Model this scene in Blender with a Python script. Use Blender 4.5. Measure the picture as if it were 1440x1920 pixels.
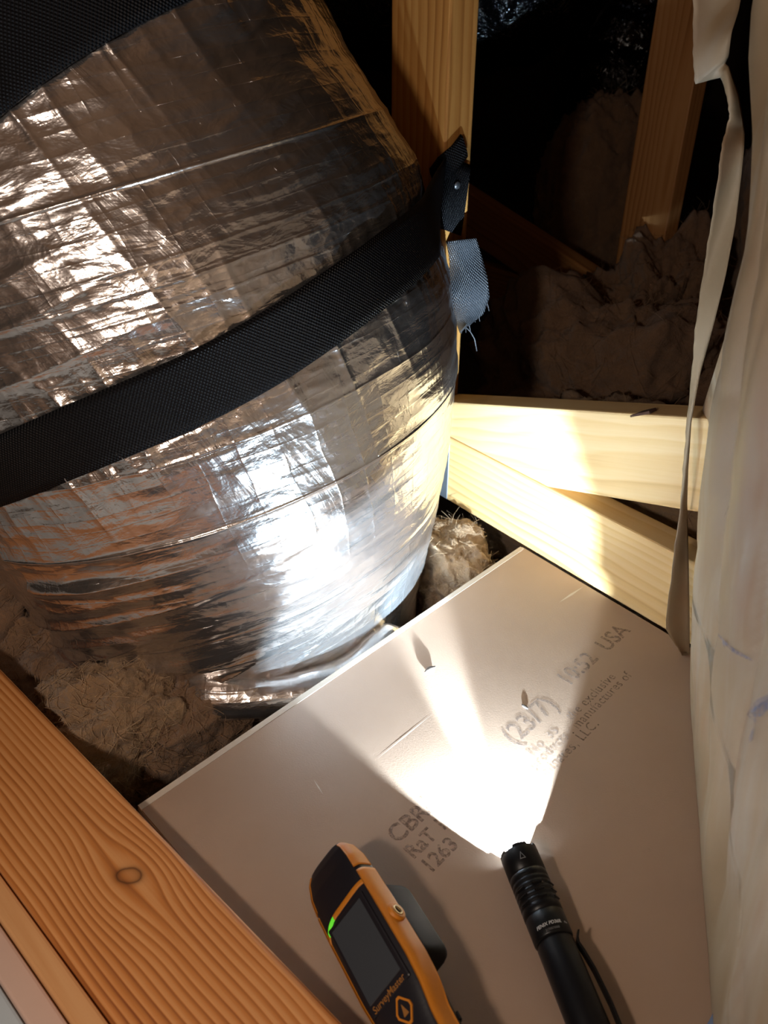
import bpy, bmesh, math, random
import numpy as np
from mathutils import Vector, Matrix

for o in list(bpy.data.objects):
    bpy.data.objects.remove(o, do_unlink=True)
SC = bpy.context.scene
COL = SC.collection

# ------------------------------------------------------------------ camera
PITCH = math.radians(32.0)
CAM_H = 0.51
F_PX = 1442.0
cam_d = bpy.data.cameras.new('camera')
cam = bpy.data.objects.new('camera', cam_d)
COL.objects.link(cam)
cam.location = (0, 0, CAM_H)
cam.rotation_euler = (math.radians(90) - PITCH, 0, 0)
cam_d.sensor_fit = 'VERTICAL'
cam_d.sensor_height = 36.0
cam_d.lens = 36.0 * F_PX / 1920.0
cam_d.clip_start = 0.01
cam_d.clip_end = 50
cam_d.dof.use_dof = True
cam_d.dof.focus_distance = 0.66
cam_d.dof.aperture_fstop = 11.0
SC.camera = cam

# ------------------------------------------------------------------ world, exposure, lamp
world = bpy.data.worlds.new('attic_world')
SC.world = world
world.use_nodes = True
bg = world.node_tree.nodes['Background']
bg.inputs['Color'].default_value = (1.0, 0.72, 0.52, 1)
bg.inputs['Strength'].default_value = 0.012
SC.view_settings.view_transform = 'Standard'
SC.view_settings.look = 'None'
SC.view_settings.gamma = 1.0
SC.view_settings.use_curve_mapping = False
SC.view_settings.exposure = 0.0

lamp_d = bpy.data.lights.new('work_lamp', 'POINT')      # the photographer's lamp, just behind the camera
lamp_d.energy = 7.6
lamp_d.color = (1.0, 0.84, 0.71)
lamp_d.shadow_soft_size = 0.025
lamp = bpy.data.objects.new('work_lamp', lamp_d)
COL.objects.link(lamp)
lamp.location = (-0.24, -0.05, 0.54)

# ------------------------------------------------------------------ helpers
def tag(o, label=None, cat=None, group=None, kind=None):
    if label: o['label'] = label
    if cat: o['category'] = cat
    if group: o['group'] = group
    if kind: o['kind'] = kind
    return o

def empty(name, loc=(0, 0, 0), rot=None):
    o = bpy.data.objects.new(name, None)
    o.empty_display_size = 0.02
    COL.objects.link(o)
    o.location = loc
    if rot is not None: o.rotation_euler = rot
    return o

def mesh_obj(name, V, F, mat=None, parent=None, smooth=False, uv=None):
    me = bpy.data.meshes.new(name)
    V = np.asarray(V, dtype=float)
    me.from_pydata([tuple(v) for v in V], [], [tuple(int(i) for i in f) for f in F])
    if uv is not None:
        lay = me.uv_layers.new(name='UVMap')
        li = np.zeros(len(me.loops), dtype=np.int32)
        me.loops.foreach_get('vertex_index', li)
        lay.data.foreach_set('uv', np.asarray(uv, dtype=np.float32)[li].ravel())
    me.validate()
    me.update()
    if smooth:
        me.polygons.foreach_set('use_smooth', [True] * len(me.polygons))
    if mat: me.materials.append(mat)
    o = bpy.data.objects.new(name, me)
    COL.objects.link(o)
    if parent: o.parent = parent
    return o

def bm_obj(name, bm, mat=None, parent=None, smooth=False):
    me = bpy.data.meshes.new(name)
    bmesh.ops.recalc_face_normals(bm, faces=bm.faces)
    bm.to_mesh(me)
    bm.free()
    if smooth:
        me.polygons.foreach_set('use_smooth', [True] * len(me.polygons))
    if mat: me.materials.append(mat)
    o = bpy.data.objects.new(name, me)
    COL.objects.link(o)
    if parent: o.parent = parent
    return o

def box_bm(x0, x1, y0, y1, z0, z1, bev=0.0, seg=2):
    bm = bmesh.new()
    vs = [bm.verts.new((x, y, z)) for x in (x0, x1) for y in (y0, y1) for z in (z0, z1)]
    for f in ((0, 1, 3, 2), (4, 6, 7, 5), (0, 4, 5, 1), (2, 3, 7, 6), (0, 2, 6, 4), (1, 5, 7, 3)):
        bm.faces.new([vs[i] for i in f])
    if bev > 0:
        bmesh.ops.bevel(bm, geom=list(bm.edges), offset=bev, segments=seg, profile=0.5, affect='EDGES')
    return bm

def prism_bm(poly, y0, y1, bev=0.0, seg=2):
    """polygon in (x, z) extruded along y"""
    bm = bmesh.new()
    a = [bm.verts.new((p[0], y0, p[1])) for p in poly]
    b = [bm.verts.new((p[0], y1, p[1])) for p in poly]
    bm.faces.new(a); bm.faces.new(b[::-1])
    n = len(poly)
    for i in range(n):
        bm.faces.new((a[i], b[i], b[(i + 1) % n], a[(i + 1) % n]))
    bmesh.ops.recalc_face_normals(bm, faces=bm.faces)
    if bev > 0:
        bmesh.ops.bevel(bm, geom=list(bm.edges), offset=bev, segments=seg, profile=0.5, affect='EDGES')
    return bm

def grid_faces(nr, nc, close=False):
    F = []
    m = nc if close else nc - 1
    for i in range(nr - 1):
        for j in range(m):
            k = (j + 1) % nc
            F.append((i * nc + j, i * nc + k, (i + 1) * nc + k, (i + 1) * nc + j))
    return F

def lathe(profile, n=48):
    """profile list of (x, r); axis X"""
    V = []
    for x, r in profile:
        for k in range(n):
            t = 2 * math.pi * k / n
            V.append((x, r * math.cos(t), r * math.sin(t)))
    F = grid_faces(len(profile), n, True)
    return V, F

def tube(path, r, n=10, cap=True):
    path = [Vector(p) for p in path]
    V = []; F = []
    up = Vector((0.123, 0.31, 0.94)).normalized()
    for i, p in enumerate(path):
        t = (path[min(i + 1, len(path) - 1)] - path[max(i - 1, 0)]).normalized()
        a = t.cross(up)
        if a.length < 1e-4: a = t.orthogonal()
        a.normalize(); b = t.cross(a)
        rr = r[i] if hasattr(r, '__len__') else r
        for k in range(n):
            th = 2 * math.pi * k / n
            V.append(p + a * (rr * math.cos(th)) + b * (rr * math.sin(th)))
    F = grid_faces(len(path), n, True)
    if cap:
        F.append(tuple(range(n))[::-1])
        F.append(tuple(range((len(path) - 1) * n, len(path) * n)))
    return V, F

def frame_matrix(origin, xdir, zdir=(0, 0, 1)):
    x = Vector(xdir).normalized()
    z = Vector(zdir)
    y = z.cross(x).normalized()
    z = x.cross(y)
    M = Matrix((x, y, z)).transposed().to_4x4()
    M.translation = Vector(origin)
    return M

def cam_ray(px, py):
    """direction of the sight line through a pixel of the 1440 x 1920 photograph"""
    c, s = math.cos(PITCH), math.sin(PITCH)
    u, v = px - 720, py - 960
    return Vector((u, -v * s + F_PX * c, -v * c - F_PX * s)).normalized()

def on_plane(px, py, n, d):
    """the point of the real plane p.n = d seen at a pixel"""
    r = cam_ray(px, py); o = Vector((0, 0, CAM_H)); n = Vector(n)
    return o + r * ((d - o.dot(n)) / r.dot(n))

def on_floor(px, py, z=0.0):
    return on_plane(px, py, (0, 0, 1), z)

# vectorised gradient noise
_rs = np.random.RandomState(7)
_perm = np.tile(_rs.permutation(256), 3).astype(np.int64)
_g = _rs.normal(size=(256, 3)); _g /= np.linalg.norm(_g, axis=1)[:, None]
def noise3(x, y, z):
    x, y, z = np.broadcast_arrays(np.asarray(x, float), np.asarray(y, float), np.asarray(z, float))
    xi = np.floor(x).astype(np.int64); yi = np.floor(y).astype(np.int64); zi = np.floor(z).astype(np.int64)
    xf, yf, zf = x - xi, y - yi, z - zi
    xi &= 255; yi &= 255; zi &= 255
    fade = lambda t: t * t * t * (t * (t * 6 - 15) + 10)
    u, v, w = fade(xf), fade(yf), fade(zf)
    def g(i, j, k):
        h = _perm[_perm[_perm[xi + i] + yi + j] + zi + k]
        gr = _g[h]
        return gr[..., 0] * (xf - i) + gr[..., 1] * (yf - j) + gr[..., 2] * (zf - k)
    x00 = g(0, 0, 0) * (1 - u) + g(1, 0, 0) * u
    x10 = g(0, 1, 0) * (1 - u) + g(1, 1, 0) * u
    x01 = g(0, 0, 1) * (1 - u) + g(1, 0, 1) * u
    x11 = g(0, 1, 1) * (1 - u) + g(1, 1, 1) * u
    return ((x00 * (1 - v) + x10 * v) * (1 - w) + (x01 * (1 - v) + x11 * v) * w) * 1.6
def fbm(x, y, z, o=4, g=0.5):
    a = 1.0; t = 0
    for i in range(o):
        t = t + a * noise3(x * 2 ** i + 17.3 * i, y * 2 ** i + 5.1 * i, z * 2 ** i + 9.7 * i); a *= g
    return t
def ridge(x, y, z):
    return 1 - np.abs(noise3(x, y, z)) * 2

# ------------------------------------------------------------------ node helper
class Nd:
    def __init__(s, nt, sock): s.nt = nt; s.s = sock
    def _m(s, op, b=None, c=None):
        n = s.nt.nodes.new('ShaderNodeMath'); n.operation = op
        for i, v in enumerate((s, b, c)):
            if v is None: continue
            if isinstance(v, Nd): s.nt.links.new(v.s, n.inputs[i])
            else: n.inputs[i].default_value = float(v)
        return Nd(s.nt, n.outputs[0])
    def __add__(s, b): return s._m('ADD', b)
    __radd__ = __add__
    def __mul__(s, b): return s._m('MULTIPLY', b)
    __rmul__ = __mul__
    def __sub__(s, b): return s._m('SUBTRACT', b)
    def __rsub__(s, b): return (s * -1.0) + b
    def __truediv__(s, b): return s._m('DIVIDE', b)
    def sin(s): return s._m('SINE')
    def exp(s): return s._m('EXPONENT')
    def sqrt(s): return s._m('SQRT')
    def abs(s): return s._m('ABSOLUTE')
    def floor(s): return s._m('FLOOR')
    def fract(s): return s._m('FRACT')
    def pow(s, b): return s._m('POWER', b)
    def min(s, b): return s._m('MINIMUM', b)
    def max(s, b): return s._m('MAXIMUM', b)
    def lt(s, b): return s._m('LESS_THAN', b)
    def clamp(s): return s.max(0.0).min(1.0)

class Mat:
    def __init__(s, name):
        s.m = bpy.data.materials.new(name); s.m.use_nodes = True
        s.nt = s.m.node_tree
        s.b = s.nt.nodes['Principled BSDF']
    def n(s, t, **k):
        n = s.nt.nodes.new(t)
        for a, v in k.items(): setattr(n, a, v)
        return n
    def link(s, a, b): s.nt.links.new(a.s if isinstance(a, Nd) else a, b)
    def set(s, **k):
        for a, v in k.items():
            i = s.b.inputs[a.replace('_', ' ')]
            if isinstance(v, Nd) or isinstance(v, bpy.types.NodeSocket): s.link(v, i)
            else: i.default_value = v if not (isinstance(v, tuple) and len(v) == 3) else (*v, 1)
        return s
    def coords(s, kind='Object'):
        tc = s.n('ShaderNodeTexCoord')
        return tc.outputs[kind]
    def xyz(s, kind='Object'):
        sp = s.n('ShaderNodeSeparateXYZ'); s.link(s.coords(kind), sp.inputs[0])
        return [Nd(s.nt, sp.outputs[i]) for i in range(3)]
    def vec(s, x, y, z):
        c = s.n('ShaderNodeCombineXYZ')
        for i, v in enumerate((x, y, z)):
            if isinstance(v, Nd): s.link(v, c.inputs[i])
            else: c.inputs[i].default_value = v
        return c.outputs[0]
    def noise(s, v, scale=5.0, detail=3.0, rough=0.5, dist=0.0):
        n = s.n('ShaderNodeTexNoise')
        if v is not None: s.link(v, n.inputs['Vector'])
        n.inputs['Scale'].default_value = scale; n.inputs['Detail'].default_value = detail
        n.inputs['Roughness'].default_value = rough; n.inputs['Distortion'].default_value = dist
        return Nd(s.nt, n.outputs['Fac'])
    def voronoi(s, v, scale=5.0, feature='F1', rnd=1.0):
        n = s.n('ShaderNodeTexVoronoi', feature=feature)
        s.link(v, n.inputs['Vector']); n.inputs['Scale'].default_value = scale
        n.inputs['Randomness'].default_value = rnd
        return Nd(s.nt, n.outputs['Distance'])
    def ramp(s, fac, stops, interp='LINEAR'):
        r = s.n('ShaderNodeValToRGB'); r.color_ramp.interpolation = interp
        e = r.color_ramp.elements
        while len(e) < len(stops): e.new(0.5)
        for el, (p, c) in zip(e, stops):
            el.position = p; el.color = (*c, 1) if len(c) == 3 else c
        s.link(fac, r.inputs[0])
        return r.outputs[0]
    def mix(s, fac, a, b, blend='MIX'):
        n = s.n('ShaderNodeMix', data_type='RGBA', blend_type=blend)
        if isinstance(fac, (Nd, bpy.types.NodeSocket)): s.link(fac, n.inputs[0])
        else: n.inputs[0].default_value = fac
        for i, v in ((6, a), (7, b)):
            if isinstance(v, (Nd, bpy.types.NodeSocket)): s.link(v, n.inputs[i])
            else: n.inputs[i].default_value = (*v, 1)
        return n.outputs[2]
    def bump(s, h, strength=1.0, dist=0.001, prev=None):
        n = s.n('ShaderNodeBump')
        n.inputs['Strength'].default_value = strength; n.inputs['Distance'].default_value = dist
        s.link(h, n.inputs['Height'])
        if prev is not None: s.link(prev, n.inputs['Normal'])
        s.link(n.outputs[0], s.b.inputs['Normal'])
        return n.outputs[0]

def lin(r, g, b):
    f = lambda c: ((c / 255 + 0.055) / 1.055) ** 2.4 if c / 255 > 0.04045 else c / 255 / 12.92
    return (f(r), f(g), f(b))

# ------------------------------------------------------------------ materials
def wood_mat(name, light, mid, dark, oy=0.02, oz=-0.06, freq=140.0, warp=0.012, knots=(), rough=0.55, xs=2.5, contrast=1.0):
    M = Mat(name)
    x, y, z = M.xyz()
    yy, zz = y, z
    kmask = None
    for (kx, ky, ax, ay, rad) in knots:
        q = ((x - kx) / ax).pow(2.0) + ((y - ky) / ay).pow(2.0)
        e = (q * -1.0).exp()
        yy = yy - (y - ky) * e * 0.85
        dx = (x - kx); dy = (y - ky)
        wob = M.noise(M.vec(x, y, 0.0), 60.0, 2.0)
        q2 = (((dx * 0.8 + dy * 0.6) / (rad * 1.5)).pow(2.0) + ((dy * 0.8 - dx * 0.6) / rad).pow(2.0)).sqrt() + (wob - 0.5) * 0.5
        kmask = (q2 - 0.0) if kmask is None else kmask.min(q2)
    nv = M.vec(x * xs, y * 9.0, z * 9.0)
    n1 = M.noise(nv, 1.6, 2.0) - 0.5
    n2 = M.noise(M.vec(x * xs, y * 6.0 + 3.7, z * 6.0), 1.1, 1.0) - 0.5
    ry = yy + oy + n1 * warp * 2.0
    rz = zz + oz + n2 * warp * 3.0
    r = (ry * ry + rz * rz).sqrt()
    saw = (r * freq).fract()
    band = (saw.pow(1.6) - (saw - 0.86).max(0.0) * 6.5).clamp()
    fine = M.noise(M.vec(x * 9.0, y * 330.0, z * 330.0), 1.0, 4.0, 0.65)
    broad = M.noise(M.vec(x * 3.0, y * 14.0, z * 14.0), 1.0, 2.0)
    fac = (band * 0.72 * contrast * (broad * 1.2 + 0.35) + (fine - 0.5) * 0.55 + (broad - 0.5) * 0.55 + 0.10).clamp()
    colr = M.ramp(fac, [(0.0, light), (0.45, mid), (1.0, dark)])
    if kmask is not None:
        ring = ((kmask - 0.95).abs() * -4.5).exp()
        inner = (kmask.lt(0.95)) * 0.55
        colr = M.mix(inner, colr, tuple(c * 0.75 for c in mid))
        colr = M.mix((ring * 0.85).clamp(), colr, tuple(c * 0.22 for c in dark))
    M.set(Base_Color=colr, Roughness=rough)
    M.b.inputs['Specular IOR Level'].default_value = 0.35
    M.bump(band * -0.4 + fine * 0.5, 0.35, 0.0006)
    return M.m

def plain(name, col, rough=0.5, metal=0.0, noise_amt=0.12, scale=60.0, bump=0.15, spec=0.5):
    M = Mat(name)
    n = M.noise(M.coords(), scale, 4.0, 0.6)
    c = M.mix(((n - 0.5) * 2.0 * noise_amt + 0.5).clamp(), tuple(v * 0.72 for v in col), tuple(min(1, v * 1.28) for v in col))
    M.set(Base_Color=c, Roughness=rough, Metallic=metal)
    M.b.inputs['Specular IOR Level'].default_value = spec
    if bump: M.bump(n, bump, 0.0005)
    return M.m

M_POST = wood_mat('pine_post', (0.58, 0.30, 0.085), (0.48, 0.215, 0.052), (0.27, 0.10, 0.022), oy=0.06, oz=-0.010, freq=95.0, warp=0.010, xs=2.0)
M_CHORD = wood_mat('pine_chord', (0.72, 0.50, 0.24), (0.66, 0.42, 0.17), (0.46, 0.24, 0.075), oy=0.05, oz=-0.03, freq=120.0, warp=0.010)
M_WEB = wood_mat('pine_web', (0.74, 0.53, 0.27), (0.68, 0.45, 0.20), (0.50, 0.28, 0.10), oy=0.13, oz=-0.02, freq=60.0, warp=0.03, contrast=0.8,
                 knots=())
M_BEAM = wood_mat('pine_beam', (0.66, 0.32, 0.12), (0.52, 0.19, 0.045), (0.24, 0.065, 0.014), oy=0.10, oz=-0.022, freq=190.0, warp=0.0055, xs=3.2, contrast=1.3,
                  knots=((0.0, 0.0, 0.042, 0.022, 0.0058),))
M_TRIM = wood_mat('pine_trim', (0.66, 0.36, 0.16), (0.60, 0.30, 0.12), (0.45, 0.20, 0.07), oy=0.3, oz=-0.1, freq=40.0, warp=0.02, contrast=0.6)
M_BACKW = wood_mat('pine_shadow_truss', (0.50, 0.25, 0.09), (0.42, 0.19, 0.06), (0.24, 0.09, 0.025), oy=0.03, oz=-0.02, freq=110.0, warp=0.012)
M_DECK = wood_mat('roof_sheathing', (0.42, 0.26, 0.14), (0.35, 0.20, 0.10), (0.22, 0.11, 0.05), oy=0.6, oz=-0.3, freq=12.0, warp=0.1)

M_PLANK = wood_mat('pine_boarding', (0.62, 0.34, 0.14), (0.54, 0.26, 0.09), (0.36, 0.15, 0.045), oy=0.6, oz=-0.3, freq=14.0, warp=0.1)
def foil_mat():
    M = Mat('foil_jacket')
    u, v, _ = M.xyz('UV')
    wob = M.noise(M.vec(u * 9.0, v * 9.0, 0.0), 1.0, 2.0) - 0.5
    wob2 = M.noise(M.vec(u * 9.0, v * 9.0, 4.0), 1.0, 2.0) - 0.5
    uu = (u + wob * 0.020 + v * 0.10) / 0.030
    vv = (v + wob2 * 0.010) / 0.0125
    fu = uu.fract(); fv = vv.fract()
    iu = uu.floor(); iv = vv.floor()
    wn = M.n('ShaderNodeTexWhiteNoise', noise_dimensions='2D')
    M.link(M.vec(iu, iv, 0.0), wn.inputs['Vector'])
    sp = M.n('ShaderNodeSeparateColor'); M.link(wn.outputs['Color'], sp.inputs[0])
    rx = Nd(M.nt, sp.outputs[0]) - 0.5; ry = Nd(M.nt, sp.outputs[1]) - 0.5
    # scrim lines pressed through the foil
    lu = ((0.5 - (fu - 0.5).abs()) * -26.0).exp()
    lv = ((0.5 - (fv - 0.5).abs()) * -12.0).exp()
    tilt = (fu - 0.5) * rx * 0.55 + (fv - 0.5) * ry * 0.50
    cr1 = M.noise(M.vec(u * 22.0, v * 52.0, 1.0), 1.0, 4.0, 0.62, 0.6)
    crv = M.noise(M.vec(u * 55.0 + v * 20.0, v * 11.0, 6.0), 1.0, 4.0, 0.6, 0.8)
    cr2 = M.noise(M.vec(u * 120.0, v * 190.0, 2.0), 1.0, 3.0, 0.6, 0.4)
    vor = M.voronoi(M.vec(u * 40.0 + wob * 2.0, v * 55.0 + wob2 * 2.0, 0.0), 1.0)
    vor2 = M.voronoi(M.vec(u * 95.0 + wob * 5.0, v * 120.0 + wob2 * 5.0, 0.0), 1.0)
    fine = M.noise(M.vec(u * 900.0, v * 900.0, 5.0), 1.0, 2.0)
    msk = ((M.noise(M.vec(u * 6.0, v * 8.0, 3.0), 1.0, 2.0) - 0.42) * 5.0).clamp()
    msk2 = ((M.noise(M.vec(u * 7.0, v * 7.0, 11.0), 1.0, 2.0) - 0.47) * 6.0).clamp()
    h = tilt * 0.36 + lu * msk * 0.24 + lv * 0.14 + cr1 * 1.15 + crv * msk * 0.9 + cr2 * 0.16 + vor * 0.55 + vor2 * msk2 * 0.45 + fine * 0.02
    near = ((v - (u * 0.155 + 0.317)).abs() * -32.0).exp() + ((v - (u * 0.27 + 0.58)).abs() * -32.0).exp() * 0.6
    h = h + near * (vor2 * 1.1 + crv * 1.3 + cr2 * 0.5)
    for r_, a_ in ((0.398, 1.0), (0.1474, 1.0), (0.335, 0.35), (0.320, 0.3), (0.030, 0.5), (0.53, 0.5), (0.62, 0.6), (0.215, 0.4), (0.350, 0.3)):
        h = h + ((((v + wob * 0.004 - r_) / 0.0012).pow(2.0)) * -1.0).exp() * (0.75 * a_)
    M.bump(h, 1.0, 0.00125)
    tone = M.noise(M.vec(u * 7.0, v * 7.0, 9.0), 1.0, 3.0)
    M.set(Base_Color=M.mix(tone, (0.80, 0.77, 0.75), (0.66, 0.62, 0.60)), Metallic=0.95,
          Roughness=(cr2 * 0.12 + 0.17))
    return M.m
M_FOIL = foil_mat()

def strap_mat():
    M = Mat('black_webbing')
    u, v, _ = M.xyz('UV')
    a = (u * 2200.0).sin(); b = (v * 1900.0).sin()
    wv = a * b
    M.bump(wv, 0.9, 0.0006)
    c = M.mix((wv * 0.5 + 0.5), (0.002, 0.002, 0.0025), (0.009, 0.009, 0.011))
    M.set(Base_Color=c, Roughness=0.40)
    M.b.inputs['Specular IOR Level'].default_value = 0.16
    return M.m
M_STRAP = strap_mat()
def tail_mat():
    M = Mat('lit_webbing')
    u, v, _ = M.xyz('UV')
    wv = (u * 2300.0).sin() * (v * 2300.0).sin()
    M.bump(wv, 1.0, 0.0008)
    c = M.mix((wv * 0.5 + 0.5), (0.003, 0.004, 0.005), (0.13, 0.14, 0.16))  # black strap's tail: flashlight sparkle put into the weave colour
    M.set(Base_Color=c, Roughness=0.35)
    return M.m
M_TAIL = tail_mat()

def board_mat():
    M = Mat('board_paper')
    x, y, z = M.xyz()
    n = M.noise(M.vec(x * 9.0, y * 9.0, 0.0), 1.0, 4.0, 0.6)
    n2 = M.noise(M.vec(x * 700.0, y * 700.0, 0.0), 1.0, 3.0, 0.6)
    sm = M.noise(M.vec(x * 30.0, y * 22.0, 7.0), 1.0, 5.0, 0.7)
    c = M.mix(n, (0.285, 0.188, 0.128), (0.355, 0.243, 0.172))
    c = M.mix(((sm - 0.66) * 5.0).clamp() * 0.4, c, (0.13, 0.08, 0.05))
    c = M.mix(((0.30 - sm) * 5.0).clamp() * 0.35, c, (0.55, 0.44, 0.34))
    M.set(Base_Color=c, Roughness=0.48)
    M.b.inputs['Specular IOR Level'].default_value = 0.30
    M.bump(n2 + n * 0.6, 0.16, 0.0006)
    return M.m
M_BOARD = board_mat()
M_BEDGE = plain('board_edge', (0.50, 0.42, 0.34), 0.8, scale=200)
M_CORE = plain('board_core', (0.14, 0.09, 0.06), 0.9, scale=120)

def kraft_mat():
    M = Mat('kraft_paper')
    x, y, z = M.xyz()
    n = M.noise(M.vec(x * 6.0, y * 11.0, z * 3.0), 1.0, 3.0, 0.5)
    n2 = M.noise(M.vec(x * 90.0, y * 90.0, z * 60.0), 1.0, 4.0, 0.6)
    c = M.mix(n, (0.235, 0.160, 0.088), (0.33, 0.25, 0.16))
    st = M.noise(M.vec(x * 12.0, y * 12.0, z * 5.0 + 8.0), 1.0, 3.0, 0.7)
    c = M.mix(((st - 0.54) * 6.0).clamp() * 0.6, c, (0.25, 0.12, 0.055))  # brown paper streaks, strengthened to put fold shading into the colour
    gr = M.noise(M.vec(x * 10.0, y * 26.0, z * 3.5 + 3.0), 1.0, 3.0, 0.6)
    c = M.mix(((gr - 0.52) * 6.0).clamp() * 0.5, c, (0.36, 0.325, 0.275))
    M.set(Base_Color=c, Roughness=0.55)
    M.b.inputs['Specular IOR Level'].default_value = 0.35
    M.bump(n2 * 0.5 + n * 0.8, 0.3, 0.0012)
    return M.m
M_KRAFT = kraft_mat()
def print_mat():
    M = Mat('blue_print')
    n = M.noise(M.coords(), 220.0, 3.0, 0.7)
    M.set(Base_Color=(0.12, 0.20, 0.46), Roughness=0.7, Alpha=((n - 0.34) * 3.0).clamp() * 0.55)
    return M.m
M_PRINT = print_mat()
M_PRINT2 = plain('blue_tag', (0.11, 0.16, 0.27), 0.6)

def wool_mat(name, a, b):
    M = Mat(name)
    x, y, z = M.xyz()
    v = M.vec(x, y, z)
    n = M.noise(v, 28.0, 6.0, 0.7, 1.2)
    n2 = M.noise(v, 180.0, 4.0, 0.7, 2.0)
    c = M.mix(n, a, b)
    M.set(Base_Color=c, Roughness=0.95)
    M.b.inputs['Specular IOR Level'].default_value = 0.1
    try:
        M.b.inputs['Sheen Weight'].default_value = 0.25
        M.b.inputs['Sheen Roughness'].default_value = 0.6
    except Exception: pass
    M.bump(n * 1.2 + n2 * 0.6, 0.9, 0.004)
    return M.m
M_WOOL = wool_mat('brown_wool', (0.125, 0.062, 0.030), (0.32, 0.190, 0.105))
M_WOOL2 = wool_mat('tan_wool', (0.19, 0.10, 0.042), (0.43, 0.285, 0.16))
M_FIB = plain('wool_fibre', (0.24, 0.145, 0.080), 0.8, bump=0)
M_FIB2 = plain('tan_wool_fibre', (0.36, 0.24, 0.14), 0.8, bump=0)
M_GALV = plain('galvanised_steel', (0.55, 0.60, 0.66), 0.35, 0.85, scale=300)
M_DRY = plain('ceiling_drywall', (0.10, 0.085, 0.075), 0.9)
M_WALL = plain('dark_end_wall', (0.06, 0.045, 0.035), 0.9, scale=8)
M_PINK = plain('hatch_lining', (0.58, 0.40, 0.32), 0.7, scale=25)
M_BLUE = plain('hatch_panel', (0.42, 0.48, 0.52), 0.7, scale=15)
def black_plastic():
    M = Mat('black_duct_plastic')
    x, y, z = M.xyz()
    n = M.noise(M.vec(x, y, z), 14.0, 4.0, 0.6, 2.0)
    M.set(Base_Color=(0.002, 0.002, 0.0025), Roughness=0.11)
    M.bump((n - 0.5).abs() * -1.0, 1.0, 0.016)
    return M.m
M_BLK = black_plastic()
M_ANOD = plain('black_anodised', (0.005, 0.005, 0.006), 0.36, 0.0, scale=900, bump=0.08, spec=0.25)
M_CLIP = plain('black_steel_clip', (0.010, 0.010, 0.011), 0.28, 0.4, scale=900, bump=0.0)
M_INK = plain('white_engraving', (0.50, 0.50, 0.50), 0.6, bump=0)
M_INKD = plain('faint_engraving', (0.14, 0.14, 0.14), 0.6, bump=0)
def ink_mat():
    M = Mat('stamp_ink')
    n = M.noise(M.coords(), 330.0, 3.0, 0.7)
    M.set(Base_Color=(0.15, 0.105, 0.085), Roughness=0.7, Alpha=((n - 0.36) * 3.2).clamp() * 0.42)
    return M.m
M_STAMP = ink_mat()
M_BODY = plain('meter_black', (0.010, 0.009, 0.013), 0.42, scale=500, bump=0.12, spec=0.35)
M_HUMP = plain('meter_grey', (0.016, 0.016, 0.018), 0.62, scale=500, bump=0.1, spec=0.10)
M_ORNG = plain('meter_orange', (0.52, 0.175, 0.006), 0.55, scale=500, bump=0.05)
M_SCRN = plain('meter_screen', (0.048, 0.054, 0.064), 0.10, scale=4, bump=0, noise_amt=0.3)  # bluish-grey reflection on the screen put into its base colour
M_SOCK = plain('brass_socket', (0.55, 0.42, 0.22), 0.3, 1.0)
M_LABEL = plain('label_ink', (0.26, 0.105, 0.016), 0.6, bump=0)
def emit(name, col, strength):
    M = Mat(name)
    n = M.noise(M.coords(), 150.0, 1.0)
    M.set(Base_Color=(0.1, 0.25, 0.05), Roughness=0.3)
    M.b.inputs['Emission Color'].default_value = (*col, 1)
    M.b.inputs['Emission Strength'].default_value = strength
    return M.m
M_LED = emit('green_indicator', (0.10, 0.75, 0.02), 0.75)
M_LENS = emit('flashlight_led', (0.9, 0.95, 1.0), 6.0)
M_REFL = plain('reflector', (0.8, 0.8, 0.8), 0.3, 1.0, bump=0)
def lens_mat():
    M = Mat('clear_lens')
    n = M.noise(M.coords(), 40.0, 1.0)
    tr = M.n('ShaderNodeBsdfTransparent'); gl = M.n('ShaderNodeBsdfGlossy'); mx = M.n('ShaderNodeMixShader')
    gl.inputs['Roughness'].default_value = 0.05
    M.link(n * 0.04, mx.inputs[0]); M.link(tr.outputs[0], mx.inputs[1]); M.link(gl.outputs[0], mx.inputs[2])
    out = [q for q in M.nt.nodes if q.type == 'OUTPUT_MATERIAL'][0]
    M.link(mx.outputs[0], out.inputs['Surface'])
    return M.m
M_GLASS = lens_mat()

# ------------------------------------------------------------------ attic shell
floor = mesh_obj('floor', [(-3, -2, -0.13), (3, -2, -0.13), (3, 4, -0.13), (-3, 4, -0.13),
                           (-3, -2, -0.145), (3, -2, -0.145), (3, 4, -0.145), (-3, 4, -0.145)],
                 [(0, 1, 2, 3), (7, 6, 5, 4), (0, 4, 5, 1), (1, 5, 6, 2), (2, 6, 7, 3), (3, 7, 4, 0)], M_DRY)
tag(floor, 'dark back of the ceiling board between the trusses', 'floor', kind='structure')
roof = mesh_obj('ceiling', [(-3, -2, 1.15), (3, -2, 1.15), (3, 4, 2.2), (-3, 4, 2.2),
                            (-3, -2, 1.17), (3, -2, 1.17), (3, 4, 2.22), (-3, 4, 2.22)],
                [(3, 2, 1, 0), (4, 5, 6, 7), (0, 1, 5, 4), (1, 2, 6, 5), (2, 3, 7, 6), (3, 0, 4, 7)], M_DECK)
tag(roof, 'sloping wooden roof sheathing over the attic', 'roof', kind='structure')
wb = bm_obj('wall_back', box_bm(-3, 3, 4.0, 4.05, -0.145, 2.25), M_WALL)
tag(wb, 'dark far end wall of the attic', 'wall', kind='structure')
wf = bm_obj('wall_front', box_bm(-3, 3, -1.05, -1.0, -0.145, 1.4), M_PLANK)  # unseen; brought near and coloured orange so the foil reflects warm wood
tag(wf, 'wooden wall behind the photographer', 'wall', kind='structure')
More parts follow.
